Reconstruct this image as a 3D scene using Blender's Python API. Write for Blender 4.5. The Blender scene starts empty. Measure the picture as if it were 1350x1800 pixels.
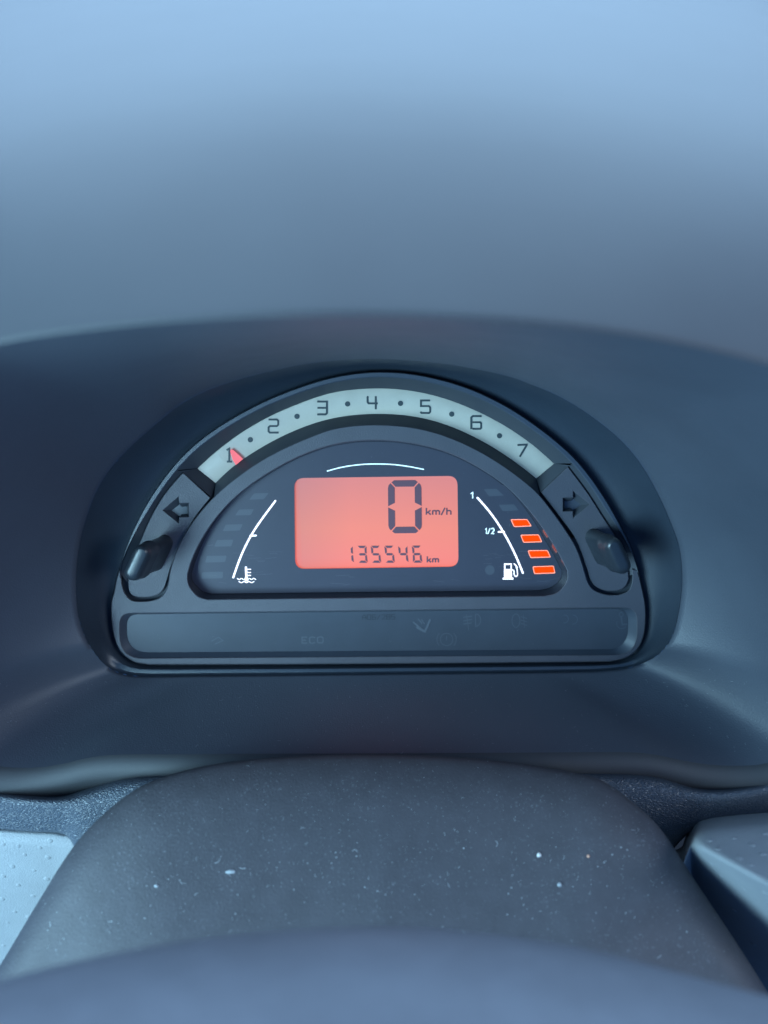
import bpy, bmesh, math, random
from mathutils import Vector
R = math.radians
random.seed(7)
sc = bpy.context.scene
COL = sc.collection

# ------------------------------------------------------------------ camera
PITCH, FPX, DIST = R(38), 1354.0, 0.3385
FWD = Vector((0, math.cos(PITCH), -math.sin(PITCH)))
UPV = Vector((0, math.sin(PITCH), math.cos(PITCH)))
cam_d = bpy.data.cameras.new('camera')
cam = bpy.data.objects.new('camera', cam_d); COL.objects.link(cam)
cam.rotation_euler = (R(90) - PITCH, 0, 0)
cam_d.sensor_fit = 'VERTICAL'; cam_d.sensor_height = 34.6; cam_d.lens = 34.6 * FPX / 1800
cam_d.clip_start = 0.01; cam_d.clip_end = 50
cam_d.dof.use_dof = True; cam_d.dof.focus_distance = 0.333; cam_d.dof.aperture_fstop = cam_d.lens / 4.8
sc.camera = cam

# ------------------------------------------------------------------ light
sc.view_settings.view_transform = 'Standard'; sc.view_settings.look = 'None'
sc.view_settings.exposure = 0.0; sc.view_settings.gamma = 1.0
w = bpy.data.worlds.new('World'); sc.world = w; w.use_nodes = True
bg = w.node_tree.nodes['Background']; bg.inputs[0].default_value = (0.115, 0.35, 0.97, 1); bg.inputs[1].default_value = 0.76

def area(name, loc, target, sx, sy, power, col):
    l = bpy.data.lights.new(name, 'AREA'); l.shape = 'RECTANGLE'; l.size = sx; l.size_y = sy
    l.energy = power; l.color = col
    o = bpy.data.objects.new(name, l); COL.objects.link(o); o.location = loc
    o.rotation_euler = (Vector(target) - Vector(loc)).to_track_quat('-Z', 'Y').to_euler()
    return o
# windscreen: large soft daylight above and ahead of the dashboard, stretched back over the driver as added roof light
area('windscreen_light', (0.0, 0.50, 0.48), (0, 0.10, -0.10), 1.5, 1.3, 40.0, (0.46, 0.73, 1.0))
# driver's side window: to the left and behind the camera
area('side_window_light', (-0.52, -0.20, -0.13), (-0.06, 0.27, -0.23), 0.42, 0.42, 15.0, (0.45, 0.80, 1.0))
# far side window, weaker
area('far_window_light', (1.0, -0.35, 0.25), (0.05, 0.25, -0.2), 0.6, 0.4, 9.0, (0.74, 0.87, 1.0))

# ------------------------------------------------------------------ frame of the cluster face
TILT = R(21)
N = Vector((0, -math.cos(TILT), math.sin(TILT)))
ORG = FWD * DIST
def ray(x, y): return Vector((1, 0, 0)) * ((x - 675) / FPX) + UPV * ((900 - y) / FPX) + FWD
def P(x, y, w=0.0):
    """point on the plane w millimetres in front of the cluster face"""
    r = ray(x, y); o = ORG + N * (w * 0.001)
    return r * (o.dot(N) / r.dot(N))
def Dp(x, y, d): return ray(x, y) * d
def pxl(v):
    d = v.dot(FWD)
    return 675 + v.x / d * FPX, 900 - v.dot(UPV) / d * FPX

# ------------------------------------------------------------------ 2-D helpers
def cat(pts, n=8, closed=False):
    pts = [tuple(p) for p in pts]; m = len(pts); out = []
    for i in range(m if closed else m - 1):
        g = (lambda k: pts[k % m]) if closed else (lambda k: pts[max(0, min(m - 1, k))])
        a, b, c, d = g(i - 1), g(i), g(i + 1), g(i + 2)
        for k in range(n):
            t = k / n
            out.append(tuple(0.5 * (2 * q + (r - p) * t + (2 * p - 5 * q + 4 * r - s) * t * t + (3 * q - p - 3 * r + s) * t ** 3)
                             for p, q, r, s in zip(a, b, c, d)))
    if not closed: out.append(pts[-1])
    return out
def resample(pts, n, closed=False):
    p = list(pts) + ([pts[0]] if closed else [])
    L = [0]
    for a, b in zip(p, p[1:]): L.append(L[-1] + math.dist(a, b))
    out = []; j = 0
    for k in range(n):
        s = L[-1] * k / (n if closed else n - 1)
        while j < len(L) - 2 and L[j + 1] < s: j += 1
        t = (s - L[j]) / max(1e-9, L[j + 1] - L[j])
        out.append(tuple(u + (v - u) * t for u, v in zip(p[j], p[j + 1])))
    return out
def sarea(p): return 0.5 * sum(a[0] * b[1] - b[0] * a[1] for a, b in zip(p, p[1:] + p[:1]))
def offset(p, d):
    """closed outline moved outward by d"""
    s = 1 if sarea(p) > 0 else -1; m = len(p); out = []
    for i in range(m):
        a, b, c = p[i - 1], p[i], p[(i + 1) % m]
        n1 = Vector((b[1] - a[1], a[0] - b[0])); n2 = Vector((c[1] - b[1], b[0] - c[0]))
        if n1.length < 1e-9: n1 = n2
        if n2.length < 1e-9: n2 = n1
        n1.normalize(); n2.normalize(); q = n1 + n2
        if q.length < 1e-6: q = n1.copy()
        q.normalize(); k = min(2.0, 1 / max(0.3, q.dot(n1)))
        out.append((b[0] + s * d * k * q.x, b[1] + s * d * k * q.y))
    return out
def rounded(corners, rad, n=6):
    m = len(corners); out = []
    for i in range(m):
        a, b, c = Vector(corners[i - 1][:2]), Vector(corners[i][:2]), Vector(corners[(i + 1) % m][:2])
        r = rad[i] if isinstance(rad, (list, tuple)) else rad
        u, v = (a - b).normalized(), (c - b).normalized()
        p0, p1 = b + u * r, b + v * r
        for k in range(n + 1):
            t = k / n; q = p0 * (1 - t) ** 2 + b * (2 * t * (1 - t)) + p1 * t * t
            out.append((q.x, q.y))
    return out
def polar(curve, ths, cx, cy, closed=False):
    a = [(math.atan2(cy - y, x - cx), math.hypot(x - cx, y - cy)) for x, y in curve]
    a.sort(); out = []
    if closed:
        a = [(a[-1][0] - 2 * math.pi, a[-1][1])] + a + [(a[0][0] + 2 * math.pi, a[0][1])]
    for t in ths:
        if t <= a[0][0]: r = a[0][1]
        elif t >= a[-1][0]: r = a[-1][1]
        else:
            for (t0, r0), (t1, r1) in zip(a, a[1:]):
                if t0 <= t <= t1:
                    # straight line between the two points in polar form
                    if t1 - t0 < 1e-9: r = r0
                    else:
                        s = math.sin(t1 - t0)
                        r = r0 * r1 * s / (r0 * math.sin(t - t0) + r1 * math.sin(t1 - t)) if s > 1e-6 else r0
                    break
        out.append((cx + r * math.cos(t), cy - r * math.sin(t)))
    return out

def smooth(p, it=6, closed=False):
    p = [tuple(q) for q in p]; m = len(p)
    for _ in range(it):
        p = [p[i] if (not closed and i in (0, m - 1)) else tuple(0.25 * p[i - 1][c] + 0.5 * p[i][c] + 0.25 * p[(i + 1) % m][c] for c in (0, 1)) for i in range(m)]
    return p
# ------------------------------------------------------------------ mesh helpers
def link(name, bm, mat, parent=None, sharp=35, smooth=True):
    me = bpy.data.meshes.new(name)
    bmesh.ops.remove_doubles(bm, verts=bm.verts, dist=2e-6)
    bmesh.ops.recalc_face_normals(bm, faces=bm.faces)
    bm.to_mesh(me); bm.free()
    for m in (mat if isinstance(mat, (list, tuple)) else [mat]): me.materials.append(m)
    if smooth:
        for p in me.polygons: p.use_smooth = True
        me.set_sharp_from_angle(angle=R(sharp))
    o = bpy.data.objects.new(name, me); COL.objects.link(o)
    if parent: o.parent = parent
    return o
def BM(): return bmesh.new()
def vring(bm, pts): return [bm.verts.new(p) for p in pts]
def bridge(bm, a, b, closed=True, mi=0):
    m = len(a)
    for i in range(m if closed else m - 1):
        j = (i + 1) % m
        try:
            f = bm.faces.new((a[i], a[j], b[j], b[i])); f.material_index = mi
        except ValueError: pass
def loft(bm, rings, closed=True, mi=0):
    vs = [vring(bm, r) for r in rings]
    for a, b in zip(vs, vs[1:]): bridge(bm, a, b, closed, mi)
    return vs
def fill(bm, loops, mi=0):
    """fill between outlines (lists of verts): first is the outer one, others holes"""
    es = []
    for vs in loops:
        for a, b in zip(vs, vs[1:] + vs[:1]):
            e = bm.edges.get((a, b)) or bm.edges.new((a, b)); es.append(e)
    r = bmesh.ops.triangle_fill(bm, edges=es, use_beauty=True, normal=N)
    for f in r['geom']:
        if isinstance(f, bmesh.types.BMFace): f.material_index = mi
def plate(bm, outer, holes, wf, wb, bev=1.2, bmm=0.35, mi=0, hw=None):
    """flat plate with holes, bevelled edges and side walls; hole walls go down to hw (ring, w) if given"""
    top = vring(bm, [P(x, y, wf) for x, y in offset(outer, -bev)])
    e = vring(bm, [P(x, y, wf - bmm) for x, y in outer]); b = vring(bm, [P(x, y, wb) for x, y in offset(outer, -1.6)])
    bridge(bm, top, e, mi=mi); bridge(bm, e, b, mi=mi); loops = [top]
    for i, h in enumerate(holes):
        t = vring(bm, [P(x, y, wf) for x, y in offset(h, bev)])
        e = vring(bm, [P(x, y, wf - bmm) for x, y in h])
        tgt, tw = (hw[i] if hw and hw[i] else (h, wb))
        b = vring(bm, [P(x, y, tw) for x, y in tgt])
        bridge(bm, t, e, mi=mi); bridge(bm, e, b, mi=mi); loops.append(t)
    fill(bm, loops, mi)
def flat(bm, outline, w1, w0=None, mi=0, holes=()):
    """thin raised print: top face at w1, sides down to w0"""
    w0 = w1 - 0.1 if w0 is None else w0
    loops = []
    for h in [outline] + list(holes):
        t = vring(bm, [P(x, y, w1) for x, y in h]); b = vring(bm, [P(x, y, w0) for x, y in h])
        bridge(bm, t, b, mi=mi); loops.append(t)
    fill(bm, loops, mi)
LAY = [0]
def stroke(bm, pts, wd, w1, caps='flat', closed=False, mi=0, taper=None):
    """ribbon of width wd along pts, raised 0.1 mm"""
    LAY[0] += 1; w1 = w1 + 0.012 * (LAY[0] % 5); m = len(pts); lft, rgt = [], []
    for i in range(m):
        a = pts[i - 1] if (i > 0 or closed) else None; c = pts[(i + 1) % m] if (i < m - 1 or closed) else None
        b = Vector(pts[i][:2])
        d1 = (b - Vector(a)).normalized() if a else None; d2 = (Vector(c) - b).normalized() if c else None
        d1 = d1 or d2; d2 = d2 or d1
        n1, n2 = Vector((-d1.y, d1.x)), Vector((-d2.y, d2.x)); q = n1 + n2
        q = q.normalized() if q.length > 1e-6 else n1
        hw = 0.5 * (wd if taper is None else wd + (taper - wd) * i / (m - 1))
        k = hw * min(1.8, 1 / max(0.35, q.dot(n1)))
        lft.append((b.x + q.x * k, b.y + q.y * k)); rgt.append((b.x - q.x * k, b.y - q.y * k))
    if closed:
        vs = [vring(bm, [P(x, y, ww) for x, y in s]) for s, ww in ((lft, w1 - .1), (lft, w1), (rgt, w1), (rgt, w1 - .1))]
        for a, b in zip(vs, vs[1:]): bridge(bm, a, b, True, mi)
        return
    lt, rt = vring(bm, [P(x, y, w1) for x, y in lft]), vring(bm, [P(x, y, w1) for x, y in rgt])
    lb, rb = vring(bm, [P(x, y, w1 - .1) for x, y in lft]), vring(bm, [P(x, y, w1 - .1) for x, y in rgt])
    for a, b in ((lt, rt), (lb, lt), (rt, rb)): bridge(bm, a, b, False, mi)
    for e, nb in ((-1, -2), (0, 1)):
        if caps == 'round':
            c = (Vector(lft[e]) + Vector(rgt[e])) / 2; r = Vector(lft[e]) - c; t0 = math.atan2(r.y, r.x); L = r.length
            sg = 1 if Vector((-r.y, r.x)).dot(Vector(pts[e][:2]) - Vector(pts[nb][:2])) > 0 else -1
            ap = [(c.x + L * math.cos(t0 + sg * math.pi * k / 6), c.y + L * math.sin(t0 + sg * math.pi * k / 6)) for k in range(1, 6)]
            at_, ab = vring(bm, [P(x, y, w1) for x, y in ap]), vring(bm, [P(x, y, w1 - .1) for x, y in ap])
            ring_t, ring_b = [lt[e]] + at_ + [rt[e]], [lb[e]] + ab + [rb[e]]
            bm.faces.new(ring_t).material_index = mi; bridge(bm, ring_t, ring_b, False, mi)
        else: bm.faces.new((lt[e], rt[e], rb[e], lb[e])).material_index = mi
def thing(name, label, cat_, loc=(0, 0, 0), group=None):
    o = bpy.data.objects.new(name, None); COL.objects.link(o); o.empty_display_size = 0.01
    o['label'] = label; o['category'] = cat_
    if group: o['group'] = group
    return o
def disc(cx, cy, r, n=20): return [(cx + r * math.cos(2 * math.pi * k / n), cy + r * math.sin(2 * math.pi * k / n)) for k in range(n)]

# ------------------------------------------------------------------ materials
def mat(name, base, rough=0.5, spec=0.5, grain=None, mottle=0.0, mscale=40, coat=0.0, coat_r=0.1, emit=None, estr=1.0, rvar=0.0, metal=0.0, specks=None, aniso=None):
    m = bpy.data.materials.new(name); m.use_nodes = True; nt = m.node_tree; b = nt.nodes['Principled BSDF']
    b.inputs['Base Color'].default_value = (*base, 1); b.inputs['Roughness'].default_value = rough
    b.inputs['Specular IOR Level'].default_value = spec; b.inputs['Metallic'].default_value = metal
    b.inputs['Coat Weight'].default_value = coat; b.inputs['Coat Roughness'].default_value = coat_r
    tc = nt.nodes.new('ShaderNodeTexCoord'); L = nt.links.new
    def noise(scale, det=4, ro=0.6):
        n = nt.nodes.new('ShaderNodeTexNoise'); n.inputs['Scale'].default_value = scale; n.inputs['Detail'].default_value = det
        n.inputs['Roughness'].default_value = ro; L(tc.outputs['Object'], n.inputs['Vector']); return n
    col = None
    if mottle:
        n = noise(mscale); r = nt.nodes.new('ShaderNodeMapRange')
        r.inputs[1].default_value = 0.3; r.inputs[2].default_value = 0.7; r.inputs[3].default_value = 1 - mottle; r.inputs[4].default_value = 1 + mottle
        L(n.outputs[0], r.inputs[0])
        v = nt.nodes.new('ShaderNodeVectorMath'); v.operation = 'SCALE'; v.inputs[0].default_value = base
        L(r.outputs[0], v.inputs['Scale']); L(v.outputs[0], b.inputs['Base Color']); col = v.outputs[0]
    if specks:                     # pale dust lying in the grain
        scl, thr, amt, dcol = specks
        n = noise(scl, 3, 0.7); n2 = noise(scl / 14, 3, 0.6)
        r = nt.nodes.new('ShaderNodeMapRange'); r.inputs[1].default_value = thr; r.inputs[2].default_value = thr + 0.09; L(n.outputs[0], r.inputs[0])
        r2 = nt.nodes.new('ShaderNodeMapRange'); r2.inputs[1].default_value = 0.35; r2.inputs[2].default_value = 0.7; r2.inputs[4].default_value = amt; L(n2.outputs[0], r2.inputs[0])
        mu = nt.nodes.new('ShaderNodeMath'); mu.operation = 'MULTIPLY'; L(r.outputs[0], mu.inputs[0]); L(r2.outputs[0], mu.inputs[1])
        mx = nt.nodes.new('ShaderNodeMix'); mx.data_type = 'RGBA'; L(mu.outputs[0], mx.inputs['Factor'])
        mx.inputs['A'].default_value = (*base, 1)
        if col: L(col, mx.inputs['A'])
        mx.inputs['B'].default_value = (*dcol, 1); L(mx.outputs['Result'], b.inputs['Base Color'])
    if rvar:
        n = noise(mscale * 1.7); r = nt.nodes.new('ShaderNodeMapRange'); r.inputs[1].default_value = 0.3; r.inputs[2].default_value = 0.7
        r.inputs[3].default_value = rough - rvar; r.inputs[4].default_value = rough + rvar; L(n.outputs[0], r.inputs[0]); L(r.outputs[0], b.inputs['Roughness'])
    if grain:
        scl, st, kind = grain
        if kind == 'leather':
            mp = nt.nodes.new('ShaderNodeMapping'); mp.inputs['Scale'].default_value = (1, 2.2, 2.2); mp.inputs['Rotation'].default_value = (0, 0, R(25)); L(tc.outputs['Object'], mp.inputs['Vector'])
            n = nt.nodes.new('ShaderNodeTexVoronoi'); n.feature = 'DISTANCE_TO_EDGE'; n.inputs['Scale'].default_value = scl; L(mp.outputs[0], n.inputs['Vector'])
            rr = nt.nodes.new('ShaderNodeMapRange'); rr.inputs[2].default_value = 0.22; L(n.outputs[0], rr.inputs[0]); h = rr.outputs[0]
        else: n = noise(scl, 2, 0.5); h = n.outputs[0]
        bp = nt.nodes.new('ShaderNodeBump'); bp.inputs['Strength'].default_value = st; bp.inputs['Distance'].default_value = 0.0002
        L(h, bp.inputs['Height']); L(bp.outputs[0], b.inputs['Normal'])
    if emit:
        b.inputs['Emission Color'].default_value = (*emit, 1); b.inputs['Emission Strength'].default_value = estr
    return m
DARK = (0.040, 0.050, 0.068)
M = {}
M['hood'] = mat('hood_plastic', (0.030, 0.032, 0.036), 0.64, 0.44, (1500, 0.3, 'n'), 0.05, 25)
M['bowl'] = mat('bowl_plastic', (0.049, 0.058, 0.076), 0.52, 0.5, (1500, 0.6, 'n'), 0.05, 25, rvar=0.03)
M['face'] = mat('face_plastic', (0.060, 0.061, 0.074), 0.5, 0.5, (1900, 0.6, 'n'), 0.06, 60, rvar=0.04)
M['rim'] = mat('rim_plastic', DARK, 0.42, 0.5, (2600, 0.2, 'n'), 0.05, 60)
M['channel'] = mat('channel_plastic', (0.034, 0.040, 0.050), 0.5, 0.4, (2600, 0.2, 'n'))
M['surround'] = mat('surround_plastic', (0.021,0.030,0.043), 0.38, 0.5, (1800, 0.5, 'n'), 0.05, 60)
M['black'] = mat('black_gap', (0.030, 0.038, 0.048), 0.6, 0.3)
M['panel'] = mat('smoked_panel', (0.042, 0.043, 0.058), 0.38, 0.5, None, 0.04, 80, coat=0.15, coat_r=0.25)
M['wall'] = mat('glossy_wall', (0.025, 0.027, 0.036), 0.14, 0.7)
M['strip'] = mat('warning_panel', (0.044, 0.052, 0.066), 0.35, 0.5, None, 0.05, 90, coat=0.2, coat_r=0.2)
M['ghost'] = mat('unlit_segment', (0.062, 0.068, 0.084), 0.42, 0.5)
M['scratch'] = mat('fine_scratch', (0.085, 0.085, 0.10), 0.35, 0.5)
M['ghostprint'] = mat('faint_print', (0.066, 0.077, 0.094), 0.5, 0.5)
M['darkprint'] = mat('dark_embossed_print', (0.030, 0.036, 0.046), 0.5, 0.4)
M['silver'] = mat('silver_scale', (0.47, 0.435, 0.36), 0.42, 0.5, (2200, 0.1, 'n'), 0.05, 120, specks=(1500, 0.60, 0.35, (0.6, 0.62, 0.62)))
M['ink'] = mat('scale_ink', (0.035, 0.05, 0.055), 0.5, 0.4)
M['needle'] = mat('needle_red', (0.75, 0.10, 0.10), 0.4, 0.4, emit=(0.9, 0.13, 0.16), estr=0.5)
M['white'] = mat('backlit_white', (0.8, 0.75, 0.77), 0.5, 0.3, emit=(1.0, 0.84, 0.88), estr=0.8)
M['coolwhite'] = mat('printed_white', (0.75, 0.85, 0.85), 0.5, 0.3, emit=(0.75, 0.95, 0.95), estr=0.45)
M['orange'] = mat('lit_orange_bar', (0.12, 0.01, 0.0), 0.6, 0.05, emit=(1.0, 0.062, 0.001), estr=1.1)
M['orangeedge'] = mat('orange_bar_edge', (0.7, 0.3, 0.2), 0.5, 0.3, emit=(1.0, 0.17, 0.06), estr=0.9)
M['lcdseg'] = mat('lcd_segment', (0.07, 0.045, 0.06), 0.45, 0.4, emit=(0.07, 0.03, 0.045), estr=0.6)
M['knob'] = mat('knob_plastic', (0.018, 0.023, 0.030), 0.33, 0.45, (2600, 0.12, 'n'), 0.06, 90, rvar=0.05)
M['trim'] = mat('leather_grain_trim', (0.036, 0.046, 0.062), 0.42, 0.5, (620, 0.9, 'leather'), 0.08, 50)
M['lower'] = mat('grey_lower_panel', (0.19, 0.20, 0.21), 0.55, 0.5, (900, 0.45, 'leather'), 0.05, 60)
M['cover'] = mat('column_cover_plastic', (0.036, 0.035, 0.041), 0.62, 0.35, (1100, 0.8, 'n'), 0.12, 120, specks=(900, 0.60, 0.30, (0.22, 0.24, 0.26)))
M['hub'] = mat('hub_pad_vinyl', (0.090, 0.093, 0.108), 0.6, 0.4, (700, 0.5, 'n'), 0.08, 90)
M['dust'] = mat('dust', (0.26, 0.28, 0.29), 0.9, 0.1)
M['crumb'] = mat('crumb_pale', (0.5, 0.5, 0.48), 0.9, 0.1)
M['crumbred'] = mat('crumb_tan', (0.5, 0.28, 0.2), 0.9, 0.1)

# lit screen: backlight a little stronger along its lower edge and its left side
def lcd_mat():
    m = bpy.data.materials.new('lcd_backlight'); m.use_nodes = True; nt = m.node_tree; b = nt.nodes['Principled BSDF']; L = nt.links.new
    b.inputs['Base Color'].default_value = (0.13, 0.07, 0.06, 1); b.inputs['Roughness'].default_value = 0.35
    tc = nt.nodes.new('ShaderNodeTexCoord'); sp = nt.nodes.new('ShaderNodeSeparateXYZ'); L(tc.outputs['Generated'], sp.inputs[0])
    r = nt.nodes.new('ShaderNodeValToRGB'); e = r.color_ramp.elements
    e[0].position = 0.0; e[0].color = (1.0, 0.14, 0.075, 1); e[1].position = 1.0; e[1].color = (0.70, 0.19, 0.18, 1)
    k = r.color_ramp.elements.new(0.12); k.color = (0.95, 0.19, 0.14, 1)
    k = r.color_ramp.elements.new(0.45); k.color = (0.90, 0.215, 0.140, 1)
    L(sp.outputs['Z'], r.inputs[0])
    r2 = nt.nodes.new('ShaderNodeValToRGB'); e = r2.color_ramp.elements
    e[0].position = 0.0; e[0].color = (0.92, 0.62, 0.55, 1); e[1].position = 0.35; e[1].color = (1, 1, 1, 1)
    k = r2.color_ramp.elements.new(0.05); k.color = (0.80, 0.92, 1.0, 1)
    L(sp.outputs['X'], r2.inputs[0])
    mx = nt.nodes.new('ShaderNodeMix'); mx.data_type = 'RGBA'; mx.blend_type = 'MULTIPLY'; mx.inputs['Factor'].default_value = 1
    L(r.outputs[0], mx.inputs['A']); L(r2.outputs[0], mx.inputs['B']); L(mx.outputs['Result'], b.inputs['Emission Color'])
    b.inputs['Emission Strength'].default_value = 0.86
    return m
M['lcd'] = lcd_mat()

# ================================================================== OUTLINES (photograph's shape on the cluster face)
A_ = cat([(430,664),(370,684),(320,709),(280,741),(237,779),(200,817),(170,863),(150,917),(140,960),(135,1005),(135,1050),(140,1090),(152,1123),(170,1153),(193,1175),(225,1187),(270,1189)], 6)[:-1] \
   + [(270,1189),(360,1188),(500,1187),(675,1185),(850,1183),(950,1182)] \
   + cat([(1050,1180),(1105,1174),(1143,1160),(1167,1141),(1183,1113),(1193,1073),(1198,1033),(1198,1000),(1193,960),(1178,917),(1157,870),(1127,817),(1090,773),(1037,730),(983,697),(933,676),(883,659),(780,640),(660,632),(540,640),(430,664)], 6)[:-1]
BU = cat([(200,1040),(205,1015),(210,1000),(217,977),(228,946),(243.5,912),(256,888),(275,858),(300,824),(330,791),(362.6,764.7),(395,742.7),(427.8,724),(460,707),(493,693),(525.6,680.5),(570,666),(617,656.5),(665,652.5),(715,655),(765,664),(820.7,680),(861.5,698.5),(894,715.5),(926.7,736.5),(959,760),(1000,793.5),(1033,830),(1067,880),(1090,923),(1110,963),(1119,995),(1126,1020),(1130,1040)], 6)
BU = smooth(BU, 20)
BLOW_R = [(1130,1040),(1134,1062),(1135,1085),(1133,1110),(1127,1130),(1116,1146),(1098,1157),(1072,1163)]
BLOW_L = [(262,1168),(238,1164),(220,1153),(207,1136),(199,1112),(196,1085),(196,1060),(200,1040)]
B_ALL = BU + cat(BLOW_R, 5)[1:] + [(950,1164),(800,1165.5),(675,1166.5),(500,1167.5),(350,1168)] + cat(BLOW_L, 5)[:-1]
T_OUT = cat([(347,823.5),(370.7,801.4),(395,781),(427.8,758),(460,738.7),(493,722.7),(525.6,709.3),(550,700),(582,690),(620,684.5),(665,682.3),(710,684.6),(752,692),(780,699.5),(812.6,711.3),(845,725.6),(878,742.5),(910,762.5),(943,786.7),(974,815)], 8)
T_OUT = smooth(resample(T_OUT, 120), 25)
T_IN = cat([(379,849),(395,832.5),(414.7,815.5),(444,795.7),(476.7,776.5),(509,760.4),(545,746),(580,735.8),(617,729.6),(659,727.2),(704,728.6),(745,735),(780,744.8),(812.6,757.6),(845,773.7),(878,793),(910,815),(942.5,841)], 8)
T_IN = smooth(resample(T_IN, 120), 25)
R_ARC = cat([(298,1010),(303,987),(313,960),(325,938),(345,908),(373,876),(397,854),(427.8,830),(460,808.7),(493,790.8),(525.6,776),(550,766.4),(580,754.5),(617,748),(665,745.8),(713,749),(752,756.3),(780,765),(812.6,777.8),(845,794),(878,813.8),(910,836.5),(943,863),(962,887),(984,916),(1003,945),(1013,961),(1024,991),(1032,1020)], 6)
R_ARC = smooth(R_ARC, 20)
PILL_R = cat([(1032,1020),(1038,1031),(1048,1039),(1066.7,1045),(1088,1045),(1104,1038.7),(1110.7,1025),(1111.5,1008),(1110,1000)], 5)
PILL_L = cat([(213,1000),(214,1023),(217,1037),(224,1049),(234,1056),(252,1057),(269,1055),(284,1048),(294,1033),(298,1010)], 5)
H_ = smooth(cat([(330,1010),(333,991),(353,946),(380,908),(406.6,880),(427.8,861),(460,838),(493,818.5),(525.6,802),(550,792.3),(580,782),(617,775),(663,772.2),(713,775.6),(761.5,786.5),(785,794.5),(812.6,805.5),(845,823.4),(878,844.6),(902,864),(933,899),(960,936),(983,973),(997,1003)], 5), 30)[:-1] \
    + cat([(997,1003),(997,1018),(989,1033),(976,1043),(957,1047.5)], 4)[:-1] + [(957,1047.5),(850,1048.5),(675,1050),(500,1052)] + cat([(365,1053.5),(350,1049),(338,1038),(331,1025),(330,1010)], 4)[:-1]
HI = [( x + (7 if x < 420 else 0) * (1 - 0) * max(0, min(1, (y - 860) / 120)) - (10 if x > 860 else 0) * max(0, min(1, (y - 840) / 110)),
        y + (2.5 if y < 850 else 0) - (10 if y > 1040 else 10 * max(0, (y - 1000) / 40) if y > 1000 else 0)) for x, y in H_]
W_ = rounded([(211,1078.5),(1119,1068),(1119,1150.5),(211,1157)], [20,24,40,42], 8)
WI = rounded([(223,1080),(1104,1070),(1103,1141),(223,1147)], [20,24,36,38], 8)

cluster = thing('instrument_cluster', 'half moon instrument cluster with red display set deep in the dark dashboard', 'instrument cluster')

# ---------------- surround: funnel between the dashboard bowl and the cluster rim
CX, CY = 665, 965
NT = 288
TH = [-math.pi + 2 * math.pi * (k + 0.5) / NT for k in range(NT)]
Ap = polar(A_, TH, CX, CY, True); Bp = polar(B_ALL, TH, CX, CY, True)
bm = BM(); rows = []
rows.append([P(x, y, -9) for x, y in offset(Bp, -2.5)])
rows.append([P(x, y, -4.0) for x, y in offset(Bp, 0.5)])
def surr(s):
    out = []
    for (bx, by), (ax, ay) in zip(Bp, Ap):
        low = max(0, min(1, (by - 1120) / 40))
        w1 = -4 + 18 * (0.35 * s + 0.65 * s ** 2)
        w2 = -4 + 9 * s + 1.3 * math.sin(s * math.pi * 2 - 0.8)     # moulded ridge under the lower edge
        out.append(P(bx + (ax - bx) * s, by + (ay - by) * s, w1 * (1 - low) + w2 * low))
    return out
for s in (0.06, 0.16, 0.3, 0.45, 0.6, 0.75, 0.88, 0.97): rows.append(surr(s))
A_top = surr(1.0); rows.append(A_top)
loft(bm, rows); link('surround', bm, M['surround'], cluster, 40)

# ---------------- rim: raised ridge over the arch
ths = [R(-2) + R(184) * k / 150 for k in range(151)]
Bq = polar(BU, ths, CX, CY + 35)
def inset(p, d):
    out = []; m = len(p)
    for k, (x, y) in enumerate(p):
        e = min(k, m - 1 - k) / 16; e = 1 if e > 1 else max(0.05, e * e * (3 - 2 * e))     # the ridge runs out into the face at both ends
        L = math.hypot(CX - x, CY + 60 - y); out.append((x + (CX - x) / L * d * e, y + (CY + 60 - y) / L * d * e))
    return out
bm = BM()
loft(bm, [[P(x, y, -9) for x, y in inset(Bq, 3)], [P(x, y, -0.4) for x, y in Bq], [P(x, y, 0.6) for x, y in inset(Bq, 1.8)],
          [P(x, y, 0.7) for x, y in inset(Bq, 8)], [P(x, y, 0.3) for x, y in inset(Bq, 10)], [P(x, y, -9) for x, y in inset(Bq, 11)]], False)
link('rim', bm, M['rim'], cluster)

# ---------------- channel: sloped walls beside the rev counter scale
BI = inset(Bq, 10)[::-1]                      # left to right
def sub(curve, a, b, n):
    ia = min(range(len(curve)), key=lambda k: math.dist(curve[k], a)); ib = min(range(len(curve)), key=lambda k: math.dist(curve[k], b))
    return resample(curve[ia:ib + 1], n)
bm = BM(); n = 80
to, ti = resample(T_OUT, n), resample(T_IN, n)
loft(bm, [[P(x, y, 0.1) for x, y in sub(BI, (314,828), (1004,818), n)], [P(x, y, -7.6) for x, y in to]], False)
loft(bm, [[P(x, y, -7.6) for x, y in ti], [P(x, y, -0.5) for x, y in sub(R_ARC, (373,871), (949,870), n)]], False)
for q in ([(348,824,-7.6),(378.5,849,-7.6),(372,874.5,-2),(322,830,-2)], [(943,841,-7.6),(974,815,-7.6),(998,820,-2),(950,865,-2)],
          [(348,824,-7.6),(322,830,-2),(314,828,0.1)], [(974,815,-7.6),(998,820,-2),(1004,818,0.1)]):
    bm.faces.new(vring(bm, [P(*v) for v in q]))
PL = cat([(322,830),(296,860),(277,888),(261,918),(248,949),(237,975),(227,1003),(225.5,1026)], 5)
PR = cat([(998,820),(1032,865),(1056,902.7),(1077,935),(1093,965),(1103,995),(1105,1012)], 5)
n = 30
loft(bm, [[P(x, y, 0.1) for x, y in sub(BI, (214,1005), (312,830), n)], [P(x, y, -3) for x, y in resample(PL[::-1], n)]], False)
loft(bm, [[P(x, y, 0.1) for x, y in sub(BI, (1004,818), (1114,1005), n)], [P(x, y, -3) for x, y in resample(PR, n)]], False)
link('channel', bm, M['channel'], cluster)
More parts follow.
